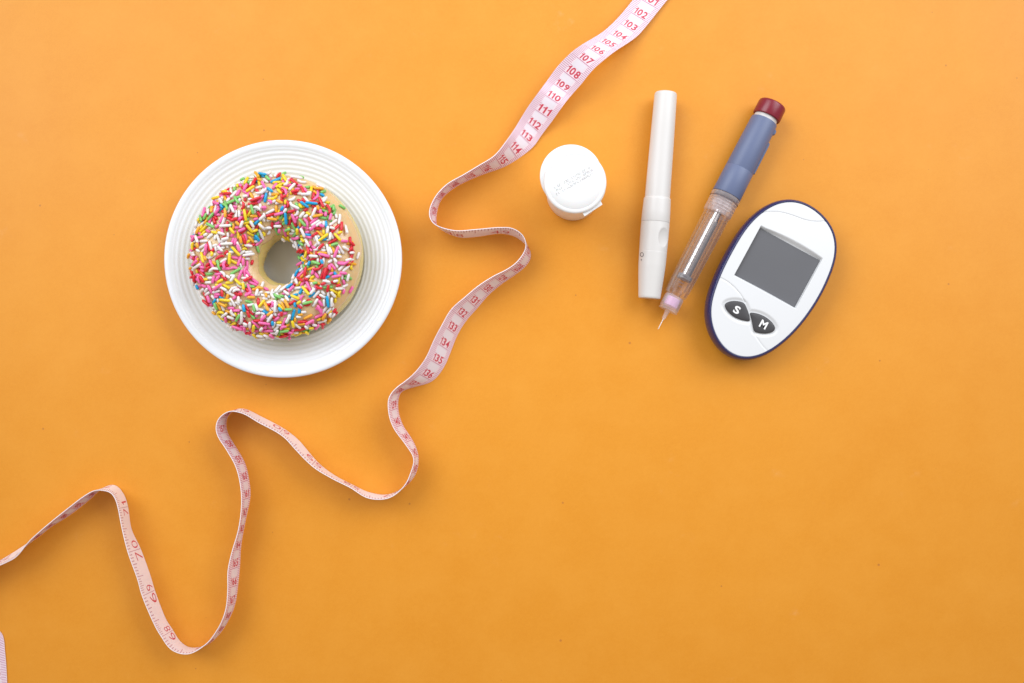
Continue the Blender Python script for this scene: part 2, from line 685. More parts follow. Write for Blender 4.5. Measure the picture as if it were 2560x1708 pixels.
# (tape centimetre, edge where the numbers start x y, other edge x y, heights given or None = found from the tape's width)
SEC = [
    (97, 1696, -146, 1752, -112, 0.05, 0.0), (99, 1644, -82, 1702, -46, 0.1, 0.05), (100, 1616, -45, 1676, -10, 0.2, 0.1), (101, 1589, -9, 1648, 25, 0.3, 0.15),
    (102, 1563.8, 23, 1621.5, 58.5, 0.45, 0.2), (103, 1538.3, 51.7, 1595.8, 88.1, 0.6, 0.3),
    (104, 1510.2, 77.6, 1568.9, 108.5, 0.95, 0.55), (105, 1482, 96, 1540.9, 126.4, 1.3, 0.9),
    (106, 1456.6, 110.8, 1514, 146.8, 1.55, 1.2), (107, 1428.5, 130.9, 1482.1, 174.9, 1.5, 1.25),
    (108, 1394, 166, 1452, 211.8, 1.1, 1.0), (109, 1369.3, 199.9, 1427.5, 239.4, 0.85, 0.75),
    (110, 1348.4, 228.2, 1406.1, 266.5, 0.95, 0.75), (111, 1322.7, 263.4, 1380.5, 302.5, 0.75, 0.4),
    (112, 1303.5, 294, 1354, 337.5, 0.65, 0.12), (113, 1286, 323, 1332, 368, 0.7, 0.08), (114, 1264.5, 354.5, 1294.3, 397.4, None, 0.05),
    (115, 1236, 389.5, 1256, 419, None, 0.02), (116, 1196, 414.4, 1213, 434, None, 0.02), (117, 1158, 437.4, 1171, 451, None, 0.02),
    (118, 1117.5, 460.5, 1133, 471.5, None, 0.02), (119, 1087, 494, 1101.5, 501, None, 0.02), (120, 1073, 533, 1090.5, 541.5, None, 0.02),
    (121, 1088, 562, 1097, 570, None, 0.02), (121.92, 1131, 576, 1139, 591, None, 0.02), (123.2, 1188, 574, 1188, 592, None, 0.02),
    (124.46, 1252, 568.8, 1253.3, 583.5, None, 0.02), (125.3, 1284, 572, 1284, 590, None, 0.02), (125.9, 1306, 587, 1303, 601, None, 0.02),
    (126.4, 1314.5, 606, 1322, 620, None, 0.02), (127, 1311, 630, 1326.5, 645, None, 0.02), (127.5, 1293, 655, 1314, 666, None, 0.02),
    (128, 1272.4, 670.6, 1292.5, 683.4, None, 0.02),
    (129, 1233.2, 690.7, 1256.2, 708.3, None, 0.02), (130, 1195, 715.4, 1221.7, 737, None, 0.02), (131, 1161.4, 743.7, 1192, 771.5, None, 0.02),
    (132, 1128, 773.4, 1164.3, 803, None, 0.02), (133, 1105, 812.6, 1142.3, 839.4, None, 0.02), (134, 1084, 852, 1126, 880.6, None, 0.02),
    (135, 1065.6, 893.6, 1109, 919, None, 0.02), (136, 1038.9, 930, 1080.3, 953, None, 0.02), (137, 1009.5, 956, 1034.4, 967.5, None, 0.02),
    (137.6, 991, 969.5, 1012.7, 974.5, None, 0.02), (138, 976.4, 985.4, 1002, 981, None, 0.02), (139, 971.3, 1028.8, 994.6, 1020, None, 0.02),
    (140, 983.8, 1069.8, 1006.2, 1062.3, None, 0.02), (141, 1011.2, 1107.6, 1030.3, 1099.6, None, 0.02), (142, 1034, 1144.7, 1045.7, 1140, None, 0.02),
    (143, 1027.8, 1179.2, 1039.4, 1184, None, 0.02), (144, 1010.4, 1215.7, 1011, 1218, None, 0.02), (145, 973, 1245.2, 969.8, 1237.2, None, 0.02),
    (146, 925, 1247, 928, 1233, None, 0.02), (147.32, 874.9, 1218.7, 882.4, 1213, None, 0.02), (148.6, 827, 1194.8, 832.7, 1186.7, None, 0.02),
    (149.86, 778.4, 1163.9, 789.7, 1151.7, None, 0.02), (150.5, 754, 1140.4, 769, 1127.3, None, 0.02), (151.1, 733.5, 1118, 750.3, 1104.9, None, 0.02),
    (151.8, 714.8, 1097.4, 727.9, 1085.2, None, 0.02), (152.4, 697.5, 1084, 709.1, 1072, None, 0.02), (153.6, 647.3, 1057, 654.8, 1043, None, 0.02),
    (154.94, 600.5, 1031.5, 605.2, 1022, None, 0.02), (155.3, 585, 1028.2, 593, 1023, None, 0.02), (155.6, 570.4, 1028.0, 580.9, 1028, None, 0.02),
    (156, 549.0, 1043, 568.3, 1042, None, 0.02), (156.5, 540, 1064.6, 565, 1062.7, None, 0.02), (157, 541.9, 1084.3, 568.3, 1081.5, None, 0.02),
    (158, 565, 1122.7, 590.2, 1119, None, 0.02), (159, 588.4, 1163.9, 611.8, 1157.3, None, 0.02), (160, 600.1, 1207, 622.2, 1199.4, None, 0.02),
    (161, 604, 1250, 625.4, 1243.4, None, 0.02), (162, 601.2, 1292.9, 615.5, 1291.8, None, 0.02), (163, 593.9, 1333.7, 607.8, 1330.6, None, 0.02),
    (164, 580.8, 1376.5, 601.6, 1371.4, None, 0.02), (165, 569.8, 1426.5, 599.2, 1415.3, None, 0.02), (166, 569.4, 1470.4, 594.7, 1462.2, None, 0.02),
    (167, 566, 1515.9, 588, 1508.4, None, 0.02), (168, 555.6, 1550.7, 573.5, 1545.9, None, 0.02), (169, 541.6, 1577, 549.5, 1584, None, 0.02),
    (170, 516.9, 1609, 517.7, 1612, None, 0.02), (171, 471.4, 1635.5, 477, 1620, None, 0.02), (172, 425.2, 1622.5, 447.5, 1601, None, 0.02),
    (172.72, 403.7, 1592.2, 431.6, 1575.4, None, 0.02), (174, 383, 1555.5, 411.7, 1542.7, None, 0.02), (175.26, 355.4, 1490, 386.2, 1475, None, 0.02),
    (176.4, 344, 1448.7, 375.8, 1440, None, 0.02), (177.8, 320, 1381.6, 350.9, 1371.6, None, 0.02), (179, 305.9, 1326, 328.3, 1323.5, None, 0.02),
    (180.34, 295.2, 1271.3, 319.4, 1266.8, None, 0.02), (181.2, 288.2, 1248, 310.6, 1239, None, 0.02), (182, 275.8, 1231.5, 293.2, 1216.6, None, 0.02),
    (182.6, 259, 1226.5, 276.6, 1213, None, 0.02), (183.4, 231, 1228, 246, 1228, None, 0.02), (184, 205.6, 1243.8, 232.2, 1241.4, None, 0.02),
    (185, 170.8, 1270.4, 197.3, 1270.4, None, 0.02), (186, 136, 1298, 161.7, 1296, None, 0.02), (187, 102.8, 1326, 127.7, 1316.8, None, 0.02),
    (188, 71.3, 1355, 94.5, 1343.3, None, 0.02), (189, 42, 1391, 64, 1362, None, 0.02), (190, 14, 1407, 31.5, 1383.2, None, 0.02),
    (191, -20, 1422, -4, 1404, None, 0.02), (192, -62, 1440, -45, 1424, None, 0.02), (193, -98, 1462, -80, 1448, None, 0.02), (194, -122, 1500, -98, 1492, None, 0.02),
    (195, -112, 1540, -84, 1517, 0.95, 0.02), (196, -94, 1574, -34, 1541, 0.5, 0.02), (196.7, -75, 1592, -9, 1570, 0.3, 0.02), (197.5, -62, 1613, 7, 1588, 0.2, 0.02),
    (198.5, -58, 1646, 12.5, 1629, 0.12, 0.02), (199.5, -55, 1683, 16, 1672, 0.06, 0.02), (200.5, -53, 1720, 18, 1714, 0.06, 0.02), (201.5, -52, 1760, 19, 1756, 0.06, 0.02),
]


def build_tape():
    cs, Ls, Rs = [], [], []
    for c, lx, ly, rx, ry, zl, zr in SEC:
        PR = W(rx, ry, zr)
        if zl is None:
            lo, hi = zr, zr + TW + 0.2
            f = lambda z: (W(lx, ly, z) - PR).length - TW
            if f(lo) >= 0:
                zl = lo
            else:
                for _ in range(50):
                    mid = (lo + hi) / 2
                    if f(mid) > 0:
                        hi = mid
                    else:
                        lo = mid
                zl = (lo + hi) / 2
        cs.append(c)
        Ls.append(tuple(W(lx, ly, zl)))
        Rs.append(tuple(PR))
    cs, Ls, Rs = np.array(cs, float), np.array(Ls), np.array(Rs)

    def spline(P, x):
        d = np.zeros_like(P)
        h = np.diff(cs)
        sl = np.diff(P, axis=0) / h[:, None]
        d[1:-1] = (sl[:-1] * h[1:, None] + sl[1:] * h[:-1, None]) / (h[:-1] + h[1:])[:, None]
        d[0], d[-1] = sl[0], sl[-1]
        i = np.clip(np.searchsorted(cs, x, side='right') - 1, 0, len(cs) - 2)
        hh = h[i]
        t = ((x - cs[i]) / hh)[:, None]
        hh = hh[:, None]
        return ((2 * t**3 - 3 * t**2 + 1) * P[i] + (t**3 - 2 * t**2 + t) * hh * d[i]
                + (-2 * t**3 + 3 * t**2) * P[i + 1] + (t**3 - t**2) * hh * d[i + 1])

    step = 0.05
    x = np.arange(cs[0], cs[-1] + 1e-6, step)
    L, R = spline(Ls, x), spline(Rs, x)
    # gentle smoothing along the length takes hand-traced jitter out
    ker = np.exp(-0.5 * (np.arange(-8, 9) / 3.5) ** 2)
    ker /= ker.sum()

    def smooth(P):
        q = np.vstack([np.repeat(P[:1], 8, 0), P, np.repeat(P[-1:], 8, 0)])
        return np.stack([np.convolve(q[:, k], ker, 'valid') for k in range(3)], 1)
    L, R = smooth(L), smooth(R)
    L[:, 2] = np.maximum(L[:, 2], 0.04)
    R[:, 2] = np.maximum(R[:, 2], 0.02)
    M = (L + R) / 2
    d = np.gradient(M, axis=0)
    r = R - L
    nrm = np.cross(d, r)
    nrm /= np.linalg.norm(nrm, axis=1)[:, None] + 1e-9
    nrm = smooth(nrm)
    nrm /= np.linalg.norm(nrm, axis=1)[:, None] + 1e-9
    TH = 0.035

    mid = len(x) // 2
    root = thing('measuring_tape', 'long pink and white tailor tape with red numbers winding across the orange table', 'measuring tape',
                 (float(M[mid, 0]), float(M[mid, 1]), 0))
    front = grain(mat('tape_front', srgb(250, 232, 242), rough=0.42), 60, 0.02, 0.05, 0.25, 900, 0.0001)
    back = grain(mat('tape_back', srgb(250, 244, 252), rough=0.42), 60, 0.02, 0.05, 0.25, 900, 0.0001)
    for m in (front, back):      # thin vinyl lets some light through
        nt = m.node_tree
        b = nt.nodes['Principled BSDF']
        tl = nt.nodes.new('ShaderNodeBsdfTranslucent')
        tl.inputs['Color'].default_value = srgb(240, 226, 232)
        mx = nt.nodes.new('ShaderNodeMixShader')
        mx.inputs['Fac'].default_value = 0.12
        nt.links.new(b.outputs[0], mx.inputs[1])
        nt.links.new(tl.outputs[0], mx.inputs[2])
        nt.links.new(mx.outputs[0], nt.nodes['Material Output'].inputs['Surface'])
    vs, fs, mi = [], [], []
    n = len(x)
    for i in range(n):
        for P, s in ((L, 0.5), (R, 0.5), (R, -0.5), (L, -0.5)):
            vs.append(P[i] + nrm[i] * TH * s)
    for i in range(n - 1):
        a, b = 4 * i, 4 * i + 4
        for k in range(4):
            k2 = (k + 1) % 4
            fs.append((a + k, a + k2, b + k2, b + k))
            mi.append(0 if k == 0 else 1)
    fs += [(0, 1, 2, 3), (4 * n - 4, 4 * n - 1, 4 * n - 2, 4 * n - 3)]
    mi += [0, 0]
    rb = part('ribbon', vs, fs, front, root, sharp=50)
    rb.data.materials.append(back)
    rb.data.polygons.foreach_set('material_index', mi)

    def S(c, w, side, off):
        f = min(max((c - x[0]) / step, 0), n - 1.001)
        i = int(f)
        t = f - i
        p = (L[i] * (1 - w) + R[i] * w) * (1 - t) + (L[i + 1] * (1 - w) + R[i + 1] * w) * t
        nn = nrm[i] * (1 - t) + nrm[i + 1] * t
        return p + nn * (TH / 2 + off) * side

    class Print:
        def __init__(self):
            self.v, self.f = [], []

        def quad(self, c0, c1, w0, w1, side, off, nc=1):
            k = len(self.v)
            for j in range(nc + 1):
                c = c0 + (c1 - c0) * j / nc
                self.v += [S(c, w0, side, off), S(c, w1, side, off)]
            for j in range(nc):
                a = k + 2 * j
                self.f.append((a, a + 1, a + 3, a + 2) if side > 0 else (a, a + 2, a + 3, a + 1))

        def char(self, ch, place, side, off, bold):
            gv, gf, _ = glyph(ch, bold)
            k = len(self.v)
            for gx, gy in gv:
                c, w = place(gx, gy)
                self.v.append(S(c, w, side, off))
            self.f += [tuple(k + q for q in f) for f in gf]

    blocks, ticks, nums, bticks, bnums = Print(), Print(), Print(), Print(), Print()
    c0, c1 = math.ceil(x[0]), math.floor(x[-1])
    for c in range(c0, c1):
        blocks.quad(c + 0.05, c + 0.50, 0.30, 0.77, 1, 0.004, 9)
    for c in range(c0, c1):
        ticks.quad(c - 0.018, c + 0.018, 0.02, 0.98, 1, 0.008)
        for k in range(1, 10):
            cc = c + k / 10
            hw = 0.0155
            ticks.quad(cc - hw, cc + hw, 0.005, 0.33 if k == 5 else 0.27, 1, 0.005)
            ticks.quad(cc - hw, cc + hw, 0.995, 0.76 if k == 5 else 0.81, 1, 0.005)
        s = str(c)
        w_tot, hgt = 0.50, 0.43
        wid = [0.55 if ch == '1' else 1.0 for ch in s]
        gap = 0.22
        tot = sum(wid) + gap * (len(s) - 1)
        u = 0.285
        for ch, wd in zip(s, wid):
            du = w_tot * wd / tot
            nums.char(ch, lambda gx, gy, u=u, du=du: (c - 0.07 - hgt * gy, u + du * gx), 1, 0.010, 0.02)
            u += du + w_tot * gap / tot
    k0, k1 = math.ceil(x[0] / 2.54), math.floor(x[-1] / 2.54)
    for k in range(k0, k1):
        c = 2.54 * k
        bticks.quad(c - 0.02, c + 0.02, 0.03, 0.95, -1, 0.005)
        for j in range(1, 16):
            cc = c + 2.54 * j / 16
            ln = 0.46 if j == 8 else (0.32 if j % 4 == 0 else (0.25 if j % 2 == 0 else 0.22))
            bticks.quad(cc - 0.024, cc + 0.024, 0.01, ln, -1, 0.005)
        tens, ones = str(k)
        for ch, a in ((tens, c - 0.50), (ones, c + 0.12)):
            wd = 0.26 if ch == '1' else 0.44
            a2 = a + (0.40 - wd) / 2
            bnums.char(ch, lambda gx, gy, a2=a2, wd=wd: (a2 + wd * gx, 0.90 - 0.45 * gy), -1, 0.006, -0.014)
    pr = lambda nm, P, colr, rough=0.5: part(nm, P.v, P.f, mat(nm + '_ink', colr, rough=rough), root, smooth=False)
    pr('white_fields', blocks, srgb(230, 222, 232))
    pr('centimetre_marks', ticks, srgb(196, 132, 164))
    pr('centimetre_numerals', nums, srgb(204, 58, 84))
    pr('inch_marks', bticks, srgb(204, 168, 182))
    pr('inch_numerals', bnums, srgb(206, 72, 92))
    return root


build_tape()


# ------------------------------------------------------------------ white lancing pen
def build_lancing_pen():
    h = 0.79
    rod = Rod((1664.6, 232), (1623.4, 744), h)
    Lg = rod.len
    root = thing('lancing_pen', 'slim white plastic lancing pen lying beside the blue insulin pen', 'lancing device', rod.at(Lg / 2, h, -math.pi / 2))
    m = grain(mat('white_plastic', (0.66, 0.64, 0.63, 1), rough=0.40), 30, 0.015, 0.05, 0.12, 700, 0.0001)
    cap = [(0.0, 0.02), (0.0, 0.50), (0.02, 0.565), (0.07, 0.60), (0.14, 0.615), (2.0, 0.645), (4.0, 0.67), (5.84, 0.69)]
    vs, fs = rod.turn(cap)
    part('cap', vs, fs, m, root, sharp=40)
    vs, fs = rod.turn([(5.82, 0.66), (5.86, 0.66)])
    collar = [(5.84, 0.69), (5.86, 0.715), (5.90, 0.735), (6.0, 0.745), (6.6, 0.77), (7.16, 0.785), (7.19, 0.775), (7.20, 0.755)]
    vs, fs = rod.turn(collar)
    part('collar', vs, fs, m, root, sharp=40)
    # grip: with a thumb dimple pressed into its right-hand upper side
    prof = []
    a0 = 7.20
    keys = [(7.20, 0.755), (7.215, 0.78), (7.6, 0.785), (8.3, 0.775), (8.80, 0.765), (8.83, 0.758), (8.86, 0.765), (9.6, 0.745), (10.2, 0.705),
            (10.8, 0.655), (11.30, 0.612), (11.38, 0.60), (11.41, 0.575), (11.41, 0.02)]
    t = a0
    ks = np.array(keys)
    tt = np.unique(np.concatenate([ks[:-1, 0], np.arange(7.25, 11.3, 0.05)]))
    prof = [(float(v), float(np.interp(v, ks[:-1, 0], ks[:-1, 1]))) for v in tt] + [(11.412, 0.02)]
    vs, fs = rod.turn(prof, seg=128)
    dc = W(1560 + 545 / 5.6, 480 + 640 / 5.6, 1.25)
    out = []
    for v in vs:
        rel = v - rod.a
        t = rel.dot(rod.d)
        lat = rel.dot(rod.n)
        dt = t - (dc - rod.a).dot(rod.d)
        dl = lat - (dc - rod.a).dot(rod.n)
        q = (dt / 0.52) ** 2 + (dl / 0.30) ** 2
        if q < 1 and v.z > h:
            v = v - Vector((0, 0, 1)) * 0.13 * (1 - q) ** 0.8
        out.append(v)
    part('grip', out, fs, m, root, sharp=40)

    # printed depth marks: a nought and a short dash, wrapped on the barrel
    def wrap(px, py, r):
        lo = W(px, py, h)
        for _ in range(8):
            rel = lo - rod.a
            lat = rel.dot(rod.n)
            z = h + math.sqrt(max(0, r * r - lat * lat))
            lo = W(px, py, z)
        return lo
    vs, fs = [], []
    NS = 28
    cxp, cyp = 1560 + 250 / 5.6, 480 + 877 / 5.6
    for k in range(NS):
        a = 2 * math.pi * k / NS
        for rx, ry in ((4.6, 5.6), (3.3, 4.2)):
            vs.append(wrap(cxp + rx * math.cos(a), cyp + ry * math.sin(a), 0.772))
    for k in range(NS):
        k2 = (k + 1) % NS
        fs.append((2 * k, 2 * k + 1, 2 * k2 + 1, 2 * k2))
    n0 = len(vs)
    dx, dy = 1560 + 242 / 5.6, 480 + 950 / 5.6
    for ex, ey in ((-0.9, -1.8), (0.9, -1.8), (0.9, 1.8), (-0.9, 1.8)):
        vs.append(wrap(dx + ex, dy + ey, 0.768))
    fs.append((n0, n0 + 1, n0 + 2, n0 + 3))
    part('depth_marks', vs, fs, mat('grey_ink', (0.10, 0.09, 0.10, 1), 0.5), root, smooth=False)


build_lancing_pen()


# ------------------------------------------------------------------ insulin pen
def build_insulin_pen():
    h = 0.83
    rod = Rod((1932, 261), (1646, 822), h)
    root = thing('insulin_pen', 'blue insulin pen with clear cartridge, bare needle and dark red dose knob', 'insulin pen', rod.at(6, h, -math.pi / 2))
    red = grain(mat('dark_red_plastic', srgb(124, 24, 44), rough=0.28), 40, 0.03, 0.04)
    white = mat('neck_white', (0.64, 0.62, 0.61, 1), rough=0.35)
    blue = grain(mat('slate_blue_plastic', srgb(98, 109, 142), rough=0.44), 60, 0.03, 0.05, 0.1, 900, 0.0001)
    clear = clear_plastic('clear_plastic', (1.0, 0.99, 0.985, 1), 0.015, (0.90, 0.76, 0.74, 1), 0.2)
    frost = clear_plastic('frosted_plastic', (0.99, 0.97, 0.97, 1), 0.22, (0.88, 0.80, 0.83, 1), 0.28)
    steel = mat('steel', (0.62, 0.60, 0.62, 1), rough=0.25, metal=1.0)
    grey = mat('grey_rubber', (0.18, 0.18, 0.20, 1), rough=0.4)

    def lay(name, prof, m, seg=64, caps=True, parent=root, sharp=35):
        vs, fs = rod.turn(prof, seg, caps)
        return part(name, vs, fs, m, parent, sharp=sharp)
    lay('dose_knob', [(-0.02, 0.02), (-0.02, 0.66), (0.0, 0.72), (0.05, 0.765), (0.12, 0.78), (0.74, 0.79), (0.80, 0.775), (0.83, 0.74), (0.83, 0.66)], red)
    lay('neck', [(0.80, 0.655), (1.06, 0.665)], white)
    lay('barrel', [(1.03, 0.66), (1.03, 0.70), (1.05, 0.735), (1.12, 0.75), (2.6, 0.778), (4.05, 0.795), (4.07, 0.788), (4.09, 0.797), (5.62, 0.818), (5.66, 0.80), (5.66, 0.70)], blue)
    # raised clip rail down the far side of the barrel
    def rail(t0, t1, ang, hw, r0, r1):
        vs = []
        for t in (t0, t0 + 0.12, t1 - 0.12, t1):
            rr = r1 if t0 < t < t1 else r0 + 0.02
            for da, r in ((-hw, r0), (-hw * 0.8, rr), (hw * 0.8, rr), (hw, r0)):
                vs.append(rod.at(t, r, ang + da))
        fs = []
        for i in range(3):
            for k in range(3):
                fs.append((4 * i + k, 4 * i + k + 1, 4 * i + k + 5, 4 * i + k + 4))
        return vs, fs
    ang = 0.20
    for t0, t1 in ((1.22, 1.62), (2.02, 4.05)):
        vs, fs = rail(t0, t1, ang, 0.16, 0.70, 0.86)
        part('clip_rail', vs, fs, blue, root, sharp=30)
    for k in range(9):
        vs, fs = rail(2.25 + k * 0.19, 2.37 + k * 0.19, ang, 0.10, 0.80, 0.885)
        part('grip_ridge', vs, fs, blue, root, sharp=30)
    # clear ring and thread collar
    lay('ring', [(5.66, 0.72), (5.68, 0.81), (5.72, 0.825), (5.90, 0.82), (5.93, 0.80), (5.95, 0.74)], frost)
    for t in (5.675, 5.955):
        vs, fs = [], []
        S, s2 = 48, 6
        for i in range(S):
            a = 2 * math.pi * i / S
            for j in range(s2):
                b = 2 * math.pi * j / s2
                vs.append(rod.at(t + 0.014 * math.cos(b), 0.822 + 0.014 * math.sin(b), a))
        for i in range(S):
            for j in range(s2):
                i2, j2 = (i + 1) % S, (j + 1) % s2
                fs.append((i * s2 + j, i2 * s2 + j, i2 * s2 + j2, i * s2 + j2))
        part('seal_ring', vs, fs, mat('dark_seam', (0.10, 0.09, 0.12, 1), 0.4), root)
    col_prof = [(5.95, 0.74), (5.98, 0.80)]
    for k in range(4):
        t = 6.02 + k * 0.17
        col_prof += [(t, 0.79), (t + 0.05, 0.815), (t + 0.11, 0.79)]
    col_prof += [(6.74, 0.80), (6.80, 0.78), (6.86, 0.735)]
    lay('thread_collar', col_prof, frost, caps=False)
    # milky core inside the collar with four lugs
    lay('core', [(5.98, 0.30), (6.0, 0.50), (6.35, 0.52), (6.40, 0.44), (6.72, 0.42), (6.78, 0.30)], frost)
    for k in range(4):
        a = math.pi / 2 + (k - 1.5) * 0.62
        vs, fs = rail(6.12, 6.52, a, 0.16, 0.50, 0.66)
        part('lug', vs, fs, frost, root, sharp=30)
    # clear cartridge holder and glass cartridge
    lay('cartridge_holder', [(6.86, 0.735), (6.95, 0.725), (9.2, 0.70), (11.2, 0.655), (11.75, 0.62), (11.86, 0.58), (11.92, 0.50)], clear, caps=False)
    lay('glass_cartridge', [(6.9, 0.44), (7.0, 0.46), (11.35, 0.46), (11.55, 0.42), (11.66, 0.30), (11.9, 0.28)], clear, caps=False)
    # plunger rod with its toothed rail and rubber stopper
    lay('plunger_rod', [(6.6, 0.24), (7.2, 0.25), (7.22, 0.29), (10.62, 0.29), (10.64, 0.1)], steel, 32)
    lay('stopper', [(10.62, 0.05), (10.62, 0.40), (10.66, 0.43), (10.84, 0.43), (10.88, 0.40), (10.88, 0.05)], grey, 40)
    vs, fs = [], []
    for i in range(2):
        for j in range(7):
            vs.append(rod.at(7.3 + 3.3 * i, 0.296, 0.30 + 0.19 * j))
    fs = [(j, j + 1, j + 8, j + 7) for j in range(6)]
    for k in range(46):
        t = 7.5 + k * 0.068
        b = len(vs)
        for tt, r in ((t, 0.29), (t + 0.034, 0.33), (t + 0.06, 0.29)):
            for a in (0.75, 1.0):
                vs.append(rod.at(tt, r, math.pi - a - 1.5 + 0.1))
        fs += [(b, b + 1, b + 3, b + 2), (b + 2, b + 3, b + 5, b + 4)]
    part('toothed_rail', vs, fs, grey, root, smooth=False)
    # printed dose scale on the glass
    vs, fs = [], []
    for k in range(16):
        t = 8.2 + k * 0.21
        ln = 0.42 if k % 2 == 0 else 0.26
        b = len(vs)
        for i in range(5):
            a = 1.42 + ln * i / 4 * 1.6
            vs += [rod.at(t, 0.466, a), rod.at(t + 0.028, 0.466, a)]
        for i in range(4):
            q = b + 2 * i
            fs.append((q, q + 1, q + 3, q + 2))
    part('dose_scale', vs, fs, mat('scale_ink', (0.16, 0.13, 0.16, 1), 0.5), root, smooth=False)
    # long clear ribs of the holder
    for a in (0.45,):
        vs, fs = [], []
        for i in range(12):
            t = 6.95 + 4.6 * i / 11
            r = 0.725 - 0.1 * max(0, (t - 8)) / 3.7
            for da, rr in ((-0.035, r), (0, r + 0.03), (0.035, r)):
                vs.append(rod.at(t, rr, a + da))
        for i in range(11):
            for k in range(2):
                q = 3 * i + k
                fs.append((q, q + 1, q + 4, q + 3))
        part('rib', vs, fs, clear, root)
    # needle hub, purple band, shaft
    lay('needle_hub', [(11.92, 0.30), (11.92, 0.50), (12.0, 0.545), (12.55, 0.55), (12.66, 0.535), (12.74, 0.50), (12.76, 0.55), (12.80, 0.53), (12.82, 0.10)], frost)
    lay('hub_sleeve', [(12.0, 0.30), (12.02, 0.40), (12.5, 0.40), (12.55, 0.28)], mat('violet_plastic', srgb(206, 160, 205), rough=0.4), 40)
    lay('needle_base', [(12.80, 0.15), (13.0, 0.12), (13.28, 0.10), (13.36, 0.05)], frost, 24)
    lay('needle', [(13.3, 0.026), (rod.len - 0.08, 0.026), (rod.len + 0.06, 0.006)], mat('needle_steel', (0.85, 0.80, 0.78, 1), rough=0.3, metal=0.7), 12)


build_insulin_pen()


# ------------------------------------------------------------------ glucose meter
def build_meter():
    ZF = 1.55

    def Z(zx, zy, z=ZF):
        return W(1740 + zx / 3.5636, 480 + zy / 3.5636, z)
    outline = [(800, 92), (900, 95), (960, 110), (1020, 140), (1080, 182), (1130, 230), (1175, 285), (1210, 350), (1232, 420), (1239, 490), (1233, 560), (1215, 640),
               (1182, 735), (1140, 830), (1085, 935), (1020, 1040), (955, 1130), (880, 1220), (810, 1290), (740, 1350), (670, 1400), (600, 1435), (530, 1460), (450, 1473),
               (390, 1465), (330, 1440), (278, 1405), (230, 1360), (190, 1300), (160, 1220), (140, 1150), (133, 1080), (138, 1010), (150, 950), (176, 860), (210, 770),
               (248, 682), (290, 600), (340, 505), (390, 420), (435, 350), (480, 290), (540, 228), (600, 180), (650, 146), (700, 115), (750, 99)]
    P = [Z(*p) for p in outline]
    cc = Z(690, 790)
    ang = np.array([math.atan2(p.y - cc.y, p.x - cc.x) for p in P])
    rad = np.array([math.hypot(p.y - cc.y, p.x - cc.x) for p in P])
    o = np.argsort(ang)
    ang, rad = ang[o], rad[o]
    NA = 640
    th = np.linspace(-math.pi, math.pi, NA, endpoint=False)
    rr = np.interp(th, np.concatenate([ang - 2 * math.pi, ang, ang + 2 * math.pi]), np.concatenate([rad, rad, rad]))
    F = np.fft.rfft(rr)
    F[12:] = 0
    rr = np.fft.irfft(F, NA)
    root = thing('glucose_meter', 'oval silver and navy blood glucose meter with grey screen and two dark buttons', 'glucose meter', (cc.x, cc.y, 0))
    navy = grain(mat('navy_shell', srgb(42, 43, 90), rough=0.26), 60, 0.03, 0.04)
    silver = grain(mat('silver_white_plastic', (0.72, 0.73, 0.755, 1), rough=0.33), 30, 0.015, 0.04, 0.1, 1200, 0.00006)

    # outline normals for offset loops
    ox, oy = rr * np.cos(th), rr * np.sin(th)
    tx, ty = np.roll(ox, -1) - np.roll(ox, 1), np.roll(oy, -1) - np.roll(oy, 1)
    tl = np.hypot(tx, ty)
    nx, ny = ty / tl, -tx / tl
    loops = [(-0.35, 0.0), (-0.10, 0.03), (0.03, 0.14), (0.12, 0.35), (0.175, 0.60), (0.20, 0.85), (0.20, 1.05), (0.185, 1.25), (0.145, 1.42), (0.09, 1.53),
             (0.045, 1.575), (0.012, 1.58), (0.0, 1.555), (-0.02, 1.50)]
    vs, fs = [], []
    for d, z in loops:
        for k in range(0, NA, 4):
            vs.append((cc.x + ox[k] + nx[k] * d, cc.y + oy[k] + ny[k] * d, z))
    S = NA // 4
    for i in range(len(loops) - 1):
        for k in range(S):
            k2 = (k + 1) % S
            fs.append((i * S + k, i * S + k2, (i + 1) * S + k2, (i + 1) * S + k))
    fs.append(tuple(reversed(range(S))))
    part('shell', vs, fs, navy, root)

    # local frame of the screen
    TL, TR, BR, BL = Z(580, 322), Z(1113, 610), Z(880, 1023), Z(352, 735)
    sc_c = (TL + TR + BR + BL) / 4
    eu = ((TR - TL) + (BR - BL)).normalized()
    ev = Vector((-eu.y, eu.x, 0))
    hw = ((TR - TL).length + (BR - BL).length) / 4
    hh = ((TL - BL).length + (TR - BR).length) / 4

    def poly_dist(X, Y, pts, closed):
        best = np.full(X.shape, 1e9)
        inside = np.zeros(X.shape, bool)
        m = len(pts)
        for i in range(m if closed else m - 1):
            a, b = pts[i], pts[(i + 1) % m]
            dx, dy = b.x - a.x, b.y - a.y
            t = np.clip(((X - a.x) * dx + (Y - a.y) * dy) / (dx * dx + dy * dy + 1e-12), 0, 1)
            best = np.minimum(best, np.hypot(X - a.x - t * dx, Y - a.y - t * dy))
            if closed:
                cond = ((a.y > Y) != (b.y > Y))
                with np.errstate(divide='ignore', invalid='ignore'):
                    xi = (b.x - a.x) * (Y - a.y) / (b.y - a.y + 1e-12) + a.x
                inside ^= cond & (X < xi)
        return np.where(inside, -best, best) if closed else best

    def rounded(pts, n=3):
        for _ in range(n):
            q = []
            for i in range(len(pts)):
                a, b = pts[i], pts[(i + 1) % len(pts)]
                q += [a * 0.75 + b * 0.25, a * 0.25 + b * 0.75]
            pts = q
        return pts
    Sb = [(252, 1004), (268, 985), (300, 972), (340, 967), (390, 972), (432, 986), (450, 1020), (468, 1066), (482, 1110), (488, 1158), (440, 1154), (380, 1138), (330, 1112),
          (290, 1078), (262, 1040)]
